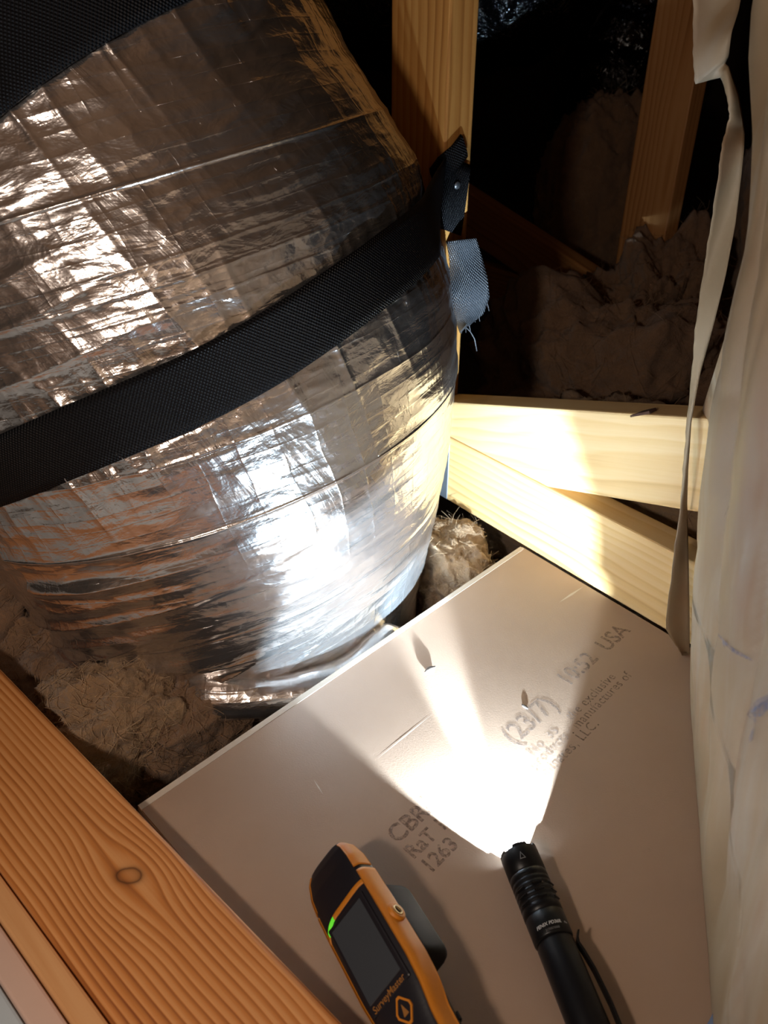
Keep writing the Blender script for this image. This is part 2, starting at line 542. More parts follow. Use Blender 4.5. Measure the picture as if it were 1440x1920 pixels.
for nm, x in (('wall_left', -3.05), ('wall_right', 3.0)):
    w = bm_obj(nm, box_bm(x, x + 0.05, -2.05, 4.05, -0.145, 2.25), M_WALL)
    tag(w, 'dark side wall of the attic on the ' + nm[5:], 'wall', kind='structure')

# ------------------------------------------------------------------ near truss
TD = Vector((0.623, -0.782, 0)).normalized()          # along the truss
TN = Vector((-0.782, -0.623, 0)).normalized()         # towards the camera
T0 = Vector((0.079, 0.848, 0))                        # chord front face, lower edge, left visible end
def truss_M(origin):                                  # local x = along, y = away from camera, z = up
    x = TD; y = -TN; z = Vector((0, 0, 1))
    M = Matrix((x, y, z)).transposed().to_4x4(); M.translation = origin
    return M
TH = 0.038; TW = 0.089

def member(name, parent, poly, mat, axis_angle=0.0, center=(0, 0), y0=0.0, y1=TH):
    """polygon given in the truss plane; the object's local X runs along the member so the grain follows it"""
    c, s = math.cos(axis_angle), math.sin(axis_angle)
    loc = []
    for (px, pz) in poly:
        dx, dz = px - center[0], pz - center[1]
        # local x along member, local y across the wide face, local z through the thickness
        loc.append((dx * c + dz * s, -dx * s + dz * c))
    bm = prism_bm([(a, b) for a, b in loc], y0, y1, 0.0022, 2)
    # prism gives (x, thick, across): turn into (x, across, -thick)
    for v in bm.verts:
        x, t, a = v.co
        v.co = (x, a, -t)
    o = bm_obj(name, bm, mat, parent)
    R = Matrix(((c, -s, 0), (0, 0, -1), (s, c, 0))).to_4x4()
    R.translation = Vector((center[0], 0, center[1]))
    o.matrix_local = R
    return o

truss = empty('roof_truss', T0)
truss.matrix_world = truss_M(T0)
tag(truss, 'bright pine truss behind the foil duct, with post, low chord and rising web', 'roof truss')
PR = -0.026                                           # post right edge along the truss
member('bottom_chord', truss, [(-0.9, 0), (1.1, 0), (1.1, TW), (-0.9, TW)], M_CHORD, 0.0, (0.1, TW / 2))
member('post', truss, [(PR - TW, TW), (PR, TW), (PR, 1.35), (PR - TW, 1.35)], M_POST, math.pi / 2, (PR - TW / 2, 0.5))
# web: rises 17 degrees to the right from the post, cut on the chord
wa = math.radians(16.6)
dx, dz = math.cos(wa), math.sin(wa)
wc = (0.0, 0.0885)
def wp(l, a): return (wc[0] + dx * l - dz * a, wc[1] + dz * l + dx * a)
lo = -TW / 2; hi = TW / 2
lcut = (TW + 0.0005 - wc[1] - dx * lo) / dz           # where the lower edge leaves the chord
top_l = wp((PR + 0.001 - wc[0] + dz * hi) / dx, hi)
member('web', truss, [(PR + 0.001, TW + 0.0005), wp(lcut, lo), wp(1.0, lo), wp(1.0, hi), top_l], M_WEB, wa, wp(0.2, 0))
pl = bm_obj('nail_plate', box_bm(PR - 0.10, PR + 0.030, -0.0016, -0.0002, 0.002, 0.158, 0.0004, 1), M_GALV, truss)
# knot holes / bark pocket on the web's upper edge
bp = bm_obj('bark_pocket', box_bm(-0.010, 0.012, -0.002, 0.010, -0.0022, 0.0008, 0.0006, 1), plain('bark', (0.05, 0.018, 0.008), 0.9), truss)
pb = wp(0.275, hi)
bp.location = (pb[0], 0.002, pb[1]); bp.rotation_euler = (0, -wa - 0.25, 0)

# ------------------------------------------------------------------ far truss, 61 cm behind
T1 = T0 - TN * 0.61
jx = 0.0
J = on_plane(1112, 560, TN, T1.dot(TN))
j = (J - T1).dot(TD)
t2 = empty('roof_truss', T1)
t2.matrix_world = truss_M(T1)
tag(t2, 'shadowed truss at the back with a steep web above brown insulation', 'roof truss')
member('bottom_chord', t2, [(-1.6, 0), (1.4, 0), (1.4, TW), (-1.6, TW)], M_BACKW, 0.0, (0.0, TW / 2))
def web_between(name, p, q, w=TW):
    a = math.atan2(q[1] - p[1], q[0] - p[0]); L = math.hypot(q[0] - p[0], q[1] - p[1])
    c = ((p[0] + q[0]) / 2, (p[1] + q[1]) / 2)
    C, S = math.cos(a), math.sin(a)
    poly = [(c[0] + C * l - S * b, c[1] + S * l + C * b) for l, b in ((-L / 2, -w / 2), (L / 2, -w / 2), (L / 2, w / 2), (-L / 2, w / 2))]
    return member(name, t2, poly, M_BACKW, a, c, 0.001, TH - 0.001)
def tp(px, py):
    P = on_plane(px, py, TN, T1.dot(TN)); return ((P - T1).dot(TD), P.z)
a0 = tp(1182, 560); a1 = tp(1262, 100)
k = 2.6
web_between('web', (a0[0], a0[1] - 0.02), (a0[0] + (a1[0] - a0[0]) * k, a0[1] + (a1[1] - a0[1]) * k))
b0 = tp(870, 400); b1 = tp(1150, 590)
web_between('web', (b0[0] - (b1[0] - b0[0]) * 0.8, b0[1] - (b1[1] - b0[1]) * 0.8), b1)
bm_obj('nail_plate', box_bm(j - 0.03, j + 0.06, -0.0016, -0.0002, 0.04, 0.125, 0.0004, 1), plain('dull_plate', (0.12, 0.14, 0.17), 0.5, 0.6), t2)

# ------------------------------------------------------------------ board lying on the truss chords
A = on_floor(257, 1513)
BU = Vector((1, 1.01, 0)).normalized(); BV = Vector((1, -1, 0)).normalized()
def bpt(u, v, z=0): return A + BU * u + BV * v + Vector((0, 0, z))
def board_uv(P):
    d = P - A
    M = Matrix(((BU.x, BV.x), (BU.y, BV.y))).inverted()
    r = M @ Vector((d.x, d.y)); return r.x, r.y
# the far end is cut along the truss
def end_u(v):
    o = bpt(0, v); return (T0.dot(TN) + 0.0012 - o.dot(TN)) / BU.dot(TN) * 1.0
board = empty('gypsum_board', A)
tag(board, 'tan paper-faced gypsum board lying flat under the flashlight and meter', 'board')
TB = 0.0125
nv_ = 2
vmax = 0.80
quad = [bpt(0, 0), bpt(end_u(0) - 0.001, 0), bpt(end_u(vmax) - 0.001, vmax), bpt(0, vmax)]
bm = bmesh.new()
lo_ = [bm.verts.new(p + Vector((0, 0, -TB)) - A) for p in quad]
hi_ = [bm.verts.new(p - A) for p in quad]
bm.faces.new(lo_[::-1]); bm.faces.new(hi_)
for i in range(4): bm.faces.new((lo_[i], lo_[(i + 1) % 4], hi_[(i + 1) % 4], hi_[i]))
bmesh.ops.bevel(bm, geom=list(bm.edges), offset=0.0012, segments=2, affect='EDGES')
fb = bm_obj('facing', bm, M_BOARD, board)
# bare pale strip along the far factory edge
def strip_on_board(name, u0, u1, v0, v1, z0, z1, mat, parent):
    P = [bpt(u, v, z) - A for z in (z0, z1) for (u, v) in ((u0, v0), (u1, v0), (u1, v1), (u0, v1))]
    return mesh_obj(name, P, [(3, 2, 1, 0), (4, 5, 6, 7), (0, 1, 5, 4), (1, 2, 6, 5), (2, 3, 7, 6), (3, 0, 4, 7)], mat, parent)
strip_on_board('edge_tape', 0.001, end_u(0) - 0.004, -0.0006, 0.0050, -TB, 0.0004, M_BEDGE, board)
strip_on_board('raw_edge', -0.0008, 0.0004, 0.004, vmax - 0.01, -TB, -0.001, M_CORE, board)

def text_mesh(name, body, size, mat, parent, M, extrude=0.0001, shear=0.0, spacing=1.0, bold=0.0, sx=1.0):
    cu = bpy.data.curves.new(name, 'FONT')
    cu.body = body; cu.size = size; cu.extrude = extrude; cu.shear = shear; cu.space_character = spacing; cu.offset = bold
    cu.resolution_u = 3
    t = bpy.data.objects.new(name, cu)
    COL.objects.link(t)
    dg = bpy.context.evaluated_depsgraph_get()
    me = bpy.data.meshes.new_from_object(t.evaluated_get(dg))
    bpy.data.objects.remove(t, do_unlink=True)
    me.name = name
    if sx != 1.0:
        for v in me.vertices: v.co.x *= sx
    me.materials.clear(); me.materials.append(mat)
    o = bpy.data.objects.new(name, me)
    COL.objects.link(o)
    if parent: o.parent = parent
    o.matrix_local = M
    return o
# ink stamps: text runs along BU, its up direction is -BV
def stamp(body, px, py, size, **k):
    P = on_floor(px, py) - A + Vector((0, 0, 0.00025))
    M = Matrix((BU, -BV, Vector((0, 0, 1)))).transposed().to_4x4(); M.translation = P
    return text_mesh('stamp_line', body, size, M_STAMP, board, M, **k)
stamp('(23/7)', 965, 1400, 0.027, bold=0.0003)
stamp('10:52', 1066, 1288, 0.0235, bold=0.0003)
stamp('USA', 1140, 1222, 0.0235, bold=0.0003)
stamp('No. 35    the exclusive', 1000, 1420, 0.0125, spacing=1.12)
stamp('products : manufactures of', 1003, 1447, 0.0125, spacing=1.12)
stamp('Laminates, LLC.', 1006, 1478, 0.0125, spacing=1.15)
stamp('CBR/', 745, 1583, 0.020, bold=0.0004)
stamp('RaT 1', 775, 1612, 0.0165, bold=0.0003)
stamp('1263', 806, 1640, 0.0165, bold=0.0003)
# pale scuffs on the paper
def scuff(p0, p1, w):
    a = on_floor(*p0) - A; b = on_floor(*p1) - A
    d = (b - a).normalized(); n = Vector((-d.y, d.x, 0)) * w; z = Vector((0, 0, 0.0002))
    m = (a + b) / 2 + n * 0.7
    mesh_obj('scuff', [a + z, m - n * 1.6 + z, b + z, m + n * 0.2 + z], [(0, 1, 2, 3)], M_SCUFF, board)
M_SCUFF = plain('pale_scuff', (0.50, 0.42, 0.34), 0.8)
scuff((1048, 1130), (1094, 1100), 0.0015)
scuff((705, 1425), (812, 1338), 0.0007)
scuff((588, 1462), (606, 1490), 0.0006)

# crumbs lying on the board
def chip(px, py, size, mat, label, rot=0.3):
    P = on_floor(px, py)
    rs = np.random.RandomState(int(px))
    V = []; n = 8
    for i in range(5):
        t = i / 4 - 0.5
        for k in range(n):
            a = 2 * math.pi * k / n
            r = max(0.06, math.cos(t * 2.9)) * (0.26 + rs.uniform(-.04, .04))
            V.append((t * size, r * math.cos(a) * size, max(-.2, r * math.sin(a)) * 0.4 * size))
    V = np.array(V); V[:, 2] -= V[:, 2].min()
    F = grid_faces(5, n, True) + [tuple(range(n))[::-1], tuple(range(4 * n, 5 * n))]
    o = mesh_obj('wood_chip', V, F, mat, smooth=True)
    o.location = P + Vector((0, 0, 0.0001)); o.rotation_euler = (0, 0, rot)
    tag(o, label, 'wood chip')
M_CHIP = plain('chip', (0.10, 0.075, 0.06), 0.9)
chip(806, 1257, 0.014, M_CHIP, 'largest dark wood chip, lying in the bright beam near the duct', 0.7)
chip(984, 1326, 0.008, M_CHIP, 'tiny dark crumb beside the faded date stamp', 2.2)

# ------------------------------------------------------------------ framing at the lower left
beam = empty('framing_timber')
z_top = 0.030
e0 = on_floor(0, 1250, z_top); e1 = on_floor(648, 1920, z_top)
bd = (e1 - e0).normalized()
bx = Matrix((bd, Vector((-bd.y, bd.x, 0)), Vector((0, 0, 1)))).transposed().to_4x4()   # local y points to the board
kn = on_floor(241, 1642, z_top)
bx.translation = kn - Vector((0, 0, z_top - 0.0)) 
beam.matrix_world = bx
tag(beam, 'orange knotty timber lying flat along the lower left corner', 'timber')
ye = (e0 - kn).dot(Vector((-bd.y, bd.x, 0)))
bb = bm_obj('plank', box_bm(-0.9, 0.25, ye - 0.089, ye, z_top - 0.038, z_top, 0.0045, 3), M_BEAM, beam)
yl = ye - 0.089
hatch = empty('attic_hatch'); hatch.matrix_world = bx
tag(hatch, 'pine, pink and blue-grey attic hatch edge in the bottom left corner', 'hatch')
bm_obj('frame_board', box_bm(-0.9, 0.25, yl - 0.0155, yl - 0.0008, -0.10, z_top - 0.006, 0.002, 2), M_TRIM, hatch)
bm_obj('lining_board', box_bm(-0.9, 0.25, yl - 0.0325, yl - 0.0162, -0.10, z_top - 0.012, 0.002, 2), M_PINK, hatch)
bm_obj('panel_sheet', box_bm(-0.9, 0.25, yl - 0.50, yl - 0.0330, -0.10, z_top - 0.022, 0.002, 2), M_BLUE, hatch)

# ------------------------------------------------------------------ the foil duct
SK = np.array([-.30, -.16, -.08, 0, .08, .16, .24, .32, .40, .48, .56, .66, .9, 1.15])
RK = np.array([.16, .185, .2016, .2301, .2538, .2685, .2803, .2779, .2668, .2479, .2437, .2437, .245, .245])
SC2 = np.array([-.16, 0, .16, .32, .48, .66, .9, 1.15])
CK = np.array([-.0254, -.005, .0142, .0141, -.013, -.0269, -.03, -.03])
DA = np.array([-0.2585, 0.0728, 1.0]); DA /= np.linalg.norm(DA)
DE1 = np.array([1, 0, 0]) - DA * DA[0]; DE1 /= np.linalg.norm(DE1)
DE2 = np.cross(DA, DE1)
DC0 = np.array([-0.1573, 0.7518, 0.0])
def smooth_interp(x, xs, ys):
    k = np.linspace(-.02, .02, 9) * 2.0
    return np.mean([np.interp(x + d, xs, ys) for d in k], axis=0)
ST1_T = np.array([-3.6, -1.9889, -1.8819, -1.5268, -1.2069, -.9795, -.6929, -.4371, -.2142, 0.3])
ST1_S = np.array([.16, .2306, .2383, .2556, .2640, .2762, .2893, .2966, .2988, .300])
ST2_T = np.array([-3.6, -2.2, -1.406, -1.19, -.963, -.82, .3])
ST2_S = np.array([.30, .41, .4823, .5009, .513, .520, .57])
def st1(t): return np.interp(t, ST1_T, ST1_S)
def st2(t): return np.interp(t, ST2_T, ST2_S)
RIBS = (0.398, 0.1474, 0.335, 0.030, 0.53, 0.62, 0.215)
RAMP = (0.0006, 0.0006, 0.0003, 0.0004, 0.0004, 0.0006, 0.0003)
def duct_disp(t, s):
    u = t * 0.26
    d1 = s - st1(t); d2 = s - st2(t)
    d = -0.007 * np.exp(-(d1 / .034) ** 2) - 0.006 * np.exp(-(d2 / .036) ** 2)
    pl = np.exp(-np.abs(d1) / .038) + 0.8 * np.exp(-np.abs(d2) / .038)
    fold = ridge(u * 26 + s * 6, s * 5 + 3, 1.5)
    fold2 = ridge(u * 60 + s * 12, s * 9 + 3, 7.5)
    d = d + pl * (fold ** 3 * 0.0055 + fold2 * 0.0018 - 0.0026)
    for r, a in zip(RIBS, RAMP):
        w = 0.0012 * noise3(u * 8, r * 40, 0)
        d = d + a * np.exp(-((s - r - w) / .0022) ** 2)
    # slack between the wire ribs
    d = d + 0.0026 * noise3(u * 6, s * 16, 4.2) + 0.0014 * noise3(u * 13, s * 44, 9.1)
    d = d + 0.0007 * (ridge(u * 20, s * 70, 2.2) - 0.5)
    # crumpled lower left and long folds near the bottom
    lowm = np.exp(-np.maximum(s - 0.02, 0) / .05) * 1.0
    left = 1 / (1 + np.exp((t + 1.35) / .13))
    d = d + (0.0065 * lowm * left + 0.0022 * left) * (ridge(u * 5 + 2.0, s * 34 - u * 5, 5.7) ** 2 - 0.3)
    # long fold at the left
    f = np.exp(-((s - 0.118 - 0.01 * (t + 1.8)) / .007) ** 2) * np.exp(-((t + 1.95) / .22) ** 4)
    d = d + 0.008 * f
    # dented bottom right corner
    return d
def duct_pt(t, s, off=0.0, disp=True):
    t = np.asarray(t, float); s = np.asarray(s, float)
    r = smooth_interp(s, SK, RK) + off
    if disp: r = r + duct_disp(t, s)
    ck = smooth_interp(s, SC2, CK)
    C = DC0 + s[..., None] * DA + ck[..., None] * DE1
    return C + r[..., None] * (np.cos(t)[..., None] * DE1 + np.sin(t)[..., None] * DE2)

duct = empty('flexible_duct', (DC0[0], DC0[1], -0.13))
tag(duct, 'large silver foil-wrapped flexible duct dropping down beside the board', 'duct')
tt = np.concatenate([np.linspace(-2.75, 0.45, 760), np.linspace(0.45, 2 * math.pi - 2.75, 90)[1:-1]])
sv = np.concatenate([np.linspace(-.13, .62, 560), np.linspace(.62, 1.10, 60)[1:]])
Tg, Sg = np.meshgrid(tt, sv)
DP = duct_pt(Tg, Sg)
nr, nc = Tg.shape
I = np.arange(nr * nc).reshape(nr, nc)
F = np.stack([I[:-1, :], np.roll(I, -1, 1)[:-1, :], np.roll(I, -1, 1)[1:, :], I[1:, :]], -1).reshape(-1, 4)
UV = np.stack([Tg * 0.26, Sg], -1).reshape(-1, 2)
jk = mesh_obj('foil_jacket', DP.reshape(-1, 3) - np.array([DC0[0], DC0[1], -0.13]), F, M_FOIL, duct, True, UV)

# foil hem gathered under the bottom edge
hp_, hr_ = [], []
for i in range(90):
    t = -2.5 + 1.90 * i / 89
    P = duct_pt(np.array(t), np.array(0.0), 0.0, False)
    dirv = np.array([math.cos(t), math.sin(t), 0])
    p = DC0 + dirv * (0.224 + 0.004 * math.sin(i * 0.13)) + np.array([0, 0, -0.031 + 0.003 * math.sin(i * 0.17)])
    hp_.append(Vector((p - np.array([DC0[0], DC0[1], -0.13])).tolist()))
    hr_.append((0.022 + 0.002 * math.sin(i * 0.33)) * min(1, i / 6 + 0.05, (89 - i) / 6 + 0.05))
v_, f_ = tube(hp_, hr_, 20)
hem_uv = [(math.atan2(v.y, v.x) * 0.26, 0.5 + v.z) for v in v_]
mesh_obj('gathered_hem', v_, f_, M_FOIL, duct, True, hem_uv)

def ribbon(name, C, W, N, width, thick, mat, parent, origin, un=0.0):
    """band following centres C with width vectors W and outward normals N"""
    C = np.asarray(C); W = np.asarray(W); N = np.asarray(N)
    m = 9
    V = []; uv = []
    L = np.concatenate([[0], np.cumsum(np.linalg.norm(np.diff(C, axis=0), axis=1))])
    for side in (1, -1):
        for i in range(len(C)):
            for k in range(m):
                a = k / (m - 1) - 0.5
                V.append(C[i] + W[i] * a * width + N[i] * (thick * 0.5 * side * (1 - (2 * a) ** 8 * 0.6)))
                uv.append((L[i], a * width))
    n = len(C) * m
    F = grid_faces(len(C), m)
    F2 = [tuple(n + i for i in f[::-1]) for f in F]
    E = []
    for i in range(len(C) - 1):
        a, b = i * m, (i + 1) * m
        E.append((a, b, n + b, n + a)); E.append((b + m - 1, a + m - 1, n + a + m - 1, n + b + m - 1))
    E.append(tuple(range(m))[::-1] [:0] or (0, n, n + m - 1, m - 1))
    l = (len(C) - 1) * m
    E.append((l, l + m - 1, n + l + m - 1, n + l))
    return mesh_obj(name, np.array(V) - np.asarray(origin), F + F2 + E, mat, parent, True, uv)

def strap_frames(ts, sf, off):
    C = []; W = []; N = []
    for t in ts:
        e = 1e-3
        r0 = duct_pt(np.array(t), np.array(sf(t)), off, False)
        p1 = duct_pt(np.array(t + e), np.array(sf(t + e)), off, False)
        ps = duct_pt(np.array(t), np.array(sf(t) + e), off, False)
        T = (p1 - r0); T /= np.linalg.norm(T)
        S = ps - r0; S -= T * S.dot(T); S /= np.linalg.norm(S)
        n = np.cross(T, S); n /= np.linalg.norm(n)
        if n.dot(r0 - DC0) < 0: n = -n
        C.append(r0); W.append(S); N.append(n)
    return C, W, N

# lower strap: round the duct, then straight across to the post
def sm(f, t, w=0.18):
    return float(np.mean([f(t + d) for d in np.linspace(-w, w, 9)]))
ts = np.linspace(-3.5, -0.24, 150)
C, W, N = strap_frames(ts, lambda t: sm(st1, t), -0.001)
def post_pt(along, depth, z): return np.array(T0 + TD * along - TN * depth + Vector((0, 0, z)))
hp = 0.366
corner = post_pt(PR + 0.002, -0.003, hp)
corner2 = post_pt(PR + 0.0035, 0.004, hp - 0.002)
back = post_pt(PR + 0.0035, 0.030, hp - 0.012)
lastC, lastW, lastN = C[-1], W[-1], N[-1]
wv_post = np.array([0.10, 0.08, 0.99]); wv_post /= np.linalg.norm(wv_post)
for i in range(1, 13):
    f = i / 12
    p = lastC * (1 - f) + corner * f
    w = lastW * (1 - f) + wv_post * f; w /= np.linalg.norm(w); w *= 1 + 0.40 * f
    C.append(p); W.append(w)
    T = C[-1] - C[-2]; n = np.cross(T, w); n /= np.linalg.norm(n)
    if n.dot(lastN) < 0: n = -n
    N.append(n); lastN = n
for q in (corner2, (corner2 + back) / 2, back):
    T = q - C[-1]
    n = np.cross(T, wv_post); n /= np.linalg.norm(n)
    if n.dot(np.array([1, 0, 0])) < 0: n = -n
    C.append(q); W.append(wv_post * 1.4); N.append(n)
so = Vector(C[75].tolist())
strap1 = empty('hanging_strap', so)
tag(strap1, 'black woven strap slung round the duct and nailed to the pine post', 'strap')
ribbon('band', C, W, N, 0.051, 0.0016, M_STRAP, strap1, so)
# doubled end folded over the post's edge, with nail head
fold_c = [post_pt(PR - 0.010, -0.006, hp + 0.012), post_pt(PR + 0.004, -0.008, hp + 0.024), post_pt(PR + 0.009, 0.006, hp + 0.034), post_pt(PR + 0.007, 0.020, hp + 0.044)]
fw = np.array([-0.35, -0.2, 0.9]); fw /= np.linalg.norm(fw)
fn = []
for i in range(4):
    T = fold_c[min(i + 1, 3)] - fold_c[max(i - 1, 0)]
    n = np.cross(T, fw); n /= np.linalg.norm(n)
    if n.dot(np.array([0.3, -1, 0])) < 0: n = -n
    fn.append(n)
ribbon('folded_end', fold_c, [fw] * 4, fn, 0.024, 0.004, M_STRAP, strap1, so)
V_, F_ = lathe([(0, 0.0001), (0, 0.0042), (0.0012, 0.0036), (0.0016, 0.0001)], 16)
nl = mesh_obj('nail_head', V_, F_, M_GALV, strap1, True)
nl.matrix_local = Matrix.Translation(Vector(post_pt(PR + 0.0055, 0.014, hp + 0.006).tolist()) - so) @ frame_matrix((0, 0, 0), TD, (0, 0, 1))
# loose frayed tail
tp0 = on_plane(868, 455, TN, T0.dot(TN) - 0.030); 
TAILP = [((838, 452), (892, 446)), ((842, 500), (903, 482)), ((845, 545), (913, 520)), ((850, 580), (917, 556)), ((856, 602), (905, 588)), ((864, 624), (882, 606))]
V = []; uv = []
rows = 26; m = 13
def tailp(px, py, k):
    return on_plane(px, py, (0.35, 1.0, 0.1), (0.35 * 0.10 + 0.868 + 0.1 * 0.25) + k)
for r in range(rows):
    f = r / (rows - 1) * (len(TAILP) - 1); i = min(int(f), len(TAILP) - 2); g = f - i
    l = np.array(TAILP[i][0]) * (1 - g) + np.array(TAILP[i + 1][0]) * g
    q = np.array(TAILP[i][1]) * (1 - g) + np.array(TAILP[i + 1][1]) * g
    for c_ in range(m):
        h = c_ / (m - 1)
        px = l * (1 - h) + q * h
        P = tailp(px[0], px[1], 0.012 * math.sin(h * 3.0) * -1 + 0.006 * math.sin(f * 2))
        V.append(P - so); uv.append((r * 0.0032, h * 0.042))
tl = mesh_obj('loose_tail', V, grid_faces(rows, m), M_TAIL, strap1, True, uv)
sd = tl.modifiers.new('t', 'SOLIDIFY'); sd.thickness = 0.0014
tl['label'] = 'frayed black webbing end, the light on it put into its colour'
for i in range(9):
    f = i / 8
    x0 = 866 + 46 * f; y0 = 618 - 52 * f
    p0 = tailp(x0, y0, 0.0); p1 = tailp(x0 - 1 + 3 * (i % 3), y0 + 7 + 5 * ((i * 7) % 3), 0.001)
    v_, f_ = tube([p0 - so, (p0 + p1) / 2 - so + Vector((0.0004, 0, 0)), p1 - so], 0.0004, 5)
    mesh_obj('thread', v_, f_, M_TAIL, strap1)
pth = [tailp(x, y, 0.0) - so for x, y in ((872, 612), (882, 622), (890, 636), (894, 658))]
v_, f_ = tube(pth, 0.00055, 6)
mesh_obj('thread', v_, f_, M_TAIL, strap1)

ts = np.linspace(-3.5, 0.2, 150)
C, W, N = strap_frames(ts, lambda t: sm(st2, t), 0.001)
so2 = Vector(C[75].tolist())
strap2 = empty('hanging_strap', so2)
tag(strap2, 'black woven strap crossing the duct at the top left corner', 'strap')
ribbon('band', C, W, N, 0.056, 0.0016, M_STRAP, strap2, so2)

# ------------------------------------------------------------------ fibreglass wool
def wool(name, loc, size, seed, mat, label, cat='insulation', rot=0.0, amp=0.35, flat=-1.0, fib=500, fl=0.014):
    bm = bmesh.new()
    bmesh.ops.create_icosphere(bm, subdivisions=6, radius=1.0)
    P = np.array([v.co[:] for v in bm.verts])
    s = seed * 13.7
    d = fbm(P[:, 0] * 1.1 + s, P[:, 1] * 1.1, P[:, 2] * 1.1, 5, 0.55)
    r2 = ridge(P[:, 0] * 2.2 + s, P[:, 1] * 2.2 + 4, P[:, 2] * 2.2)
    e = np.abs(P) ** 1.0
    k = (np.sum(np.abs(P) ** 3.2, axis=1)) ** (-1 / 3.2)         # boxy lump
    Q = P * k[:, None] * (1 + amp * d + 0.07 * r2 + 0.05 * fbm(P[:, 0] * 6 + s, P[:, 1] * 6, P[:, 2] * 14, 4, 0.65))[:, None]
    Q[:, 2] = np.maximum(Q[:, 2], flat)
    Q *= np.array(size)
    for v, q in zip(bm.verts, Q): v.co = q
    o = empty(name, loc, (0, 0, rot))
    body = bm_obj('wool_mass', bm, mat, o, True)
    tag(o, label, cat)
    # stray fibres
    rs = np.random.RandomState(seed)
    me = body.data
    nn = len(me.vertices)
    V = []; F = []
    for i in range(int(fib * 3.5)):
        vi = rs.randint(nn); v = me.vertices[vi]
        n = np.array(v.normal[:]); p = np.array(v.co[:])
        if n[2] < -0.2: continue
        t = rs.normal(size=3); t -= n * t.dot(n) * 0.75; t /= np.linalg.norm(t)
        b = np.cross(n, t); b /= np.linalg.norm(b) + 1e-9
        L = fl * rs.uniform(0.4, 2.0); bend = rs.uniform(-0.6, 0.6); w = rs.uniform(0.00012, 0.0003)
        base = len(V)
        for q in range(4):
            f = q / 3
            c = p + t * L * (f - 0.3) + n * (0.0022 * math.sin(f * 3.1) + 0.0003) + b * L * bend * f * f
            V.append(c - b * w); V.append(c + b * w)
        for q in range(3):
            a = base + q * 2
            F.append((a, a + 1, a + 3, a + 2))
    if V:
        fo = mesh_obj('loose_fibres', V, F, M_FIB if mat is M_WOOL else M_FIB2, o)
        fo['kind'] = 'stuff'
    return o
W0 = on_floor(240, 1370, -0.02)
wool('insulation_clump', on_floor(232, 1378, -0.060), (0.064, 0.052, 0.080), 3, M_WOOL2, 'rounded tan insulation clump between the orange timber and the board corner', rot=0.5, amp=0.25, fib=900)
wool('insulation_clump', on_floor(85, 1245, -0.07), (0.072, 0.075, 0.075), 5, M_WOOL, 'brown insulation clump at the left edge beside the orange timber', rot=0.9, amp=0.28, fib=900)
wool('insulation_clump', on_floor(385, 1350, -0.085), (0.085, 0.045, 0.070), 8, M_WOOL, 'long brown insulation tuft tucked below the duct along the board edge', rot=0.75, amp=0.28, fib=900)
wool('insulation_clump', on_floor(-90, 1200, -0.06), (0.10, 0.09, 0.10), 11, M_WOOL, 'brown insulation half cut off by the left picture edge', rot=0.2, amp=0.25, fib=400)
g_ = on_floor(872, 1030, 0)
wool('insulation_clump', (0.080, 0.765, -0.078), (0.045, 0.065, 0.072), 14, M_WOOL2, 'tan insulation clump in the gap between duct, board and truss', rot=0.6, amp=0.25, fib=700)
wool('insulation_clump', (0.30, 0.86, -0.02), (0.17, 0.10, 0.12), 17, M_WOOL2, 'pale insulation seen through the gap between the truss chord and web', rot=-0.9, amp=0.25, fib=900)
wool('insulation_clump', (0.37, 1.16, -0.02), (0.18, 0.13, 0.165), 21, M_WOOL, 'big ragged brown insulation heap behind the near truss', rot=0.2, amp=0.40, fib=1500, fl=0.03)
wool('insulation_clump', (0.47, 1.30, 0.03), (0.10, 0.09, 0.15), 24, M_WOOL, 'torn insulation tuft at the foot of the steep back web', rot=0.7, amp=0.5, fib=900, fl=0.03)
wool('insulation_batt', (0.50, 1.86, 0.10), (0.14, 0.10, 0.27), 27, M_WOOL, 'upright dark insulation batt behind the back truss', rot=0.2, amp=0.14, fib=900, fl=0.03)
wool('insulation_batt', (0.80, 1.50, 0.05), (0.14, 0.14, 0.30), 29, M_WOOL, 'reddish insulation beside the paper facing behind the back web', rot=0.0, amp=0.2, fib=500, fl=0.03)

# ------------------------------------------------------------------ paper-faced batt at the right
KN = Vector((1.0, -0.286, 0.143)); KD = 0.1335
EDGE = [(1425, -150), (1398, 20), (1393, 110), (1400, 250), (1397, 340), (1392, 420), (1373, 560), (1348, 640), (1312, 760), (1296, 850), (1306, 950), (1306, 1080), (1298, 1180), (1290, 1243)]
ep = [on_plane(x, y, KN, KD) for x, y in EDGE]
eh = np.array([p.z for p in ep])[::-1]; ey = np.array([p.y for p in ep])[::-1]
H_ = np.linspace(0.0, float(eh.max()), 150)
NY = 150
V = []
fx = lambda y, h: KD + 0.286 * y - 0.143 * h
Yg = np.zeros((len(H_), NY)); Hg = np.zeros_like(Yg)
for i, h in enumerate(H_):
    y1 = float(np.interp(h, eh, ey))
    Yg[i] = y1 - (np.linspace(0, 1, NY) ** 1.4) * (y1 + 0.20); Hg[i] = h
edge_d = np.linspace(0, 1, NY)[None, :] ** 1.4 * np.ones_like(Yg)
fade = np.clip(edge_d / 0.05, 0, 1) * np.clip(Hg / 0.10, 0.03, 1)
D = 0.016 * fbm(Yg * 7 + Hg * 1.0, Hg * 1.6, 1.0 + Yg * 0, 2) + 0.010 * (ridge(Yg * 11 - Hg * 2.5, Hg * 2.0, 3.0 + Yg * 0) ** 2 - .4) + 0.002 * (ridge(Yg * 22 + Hg * 6, Hg * 9, 8.0 + Yg * 0) ** 2 - .4)
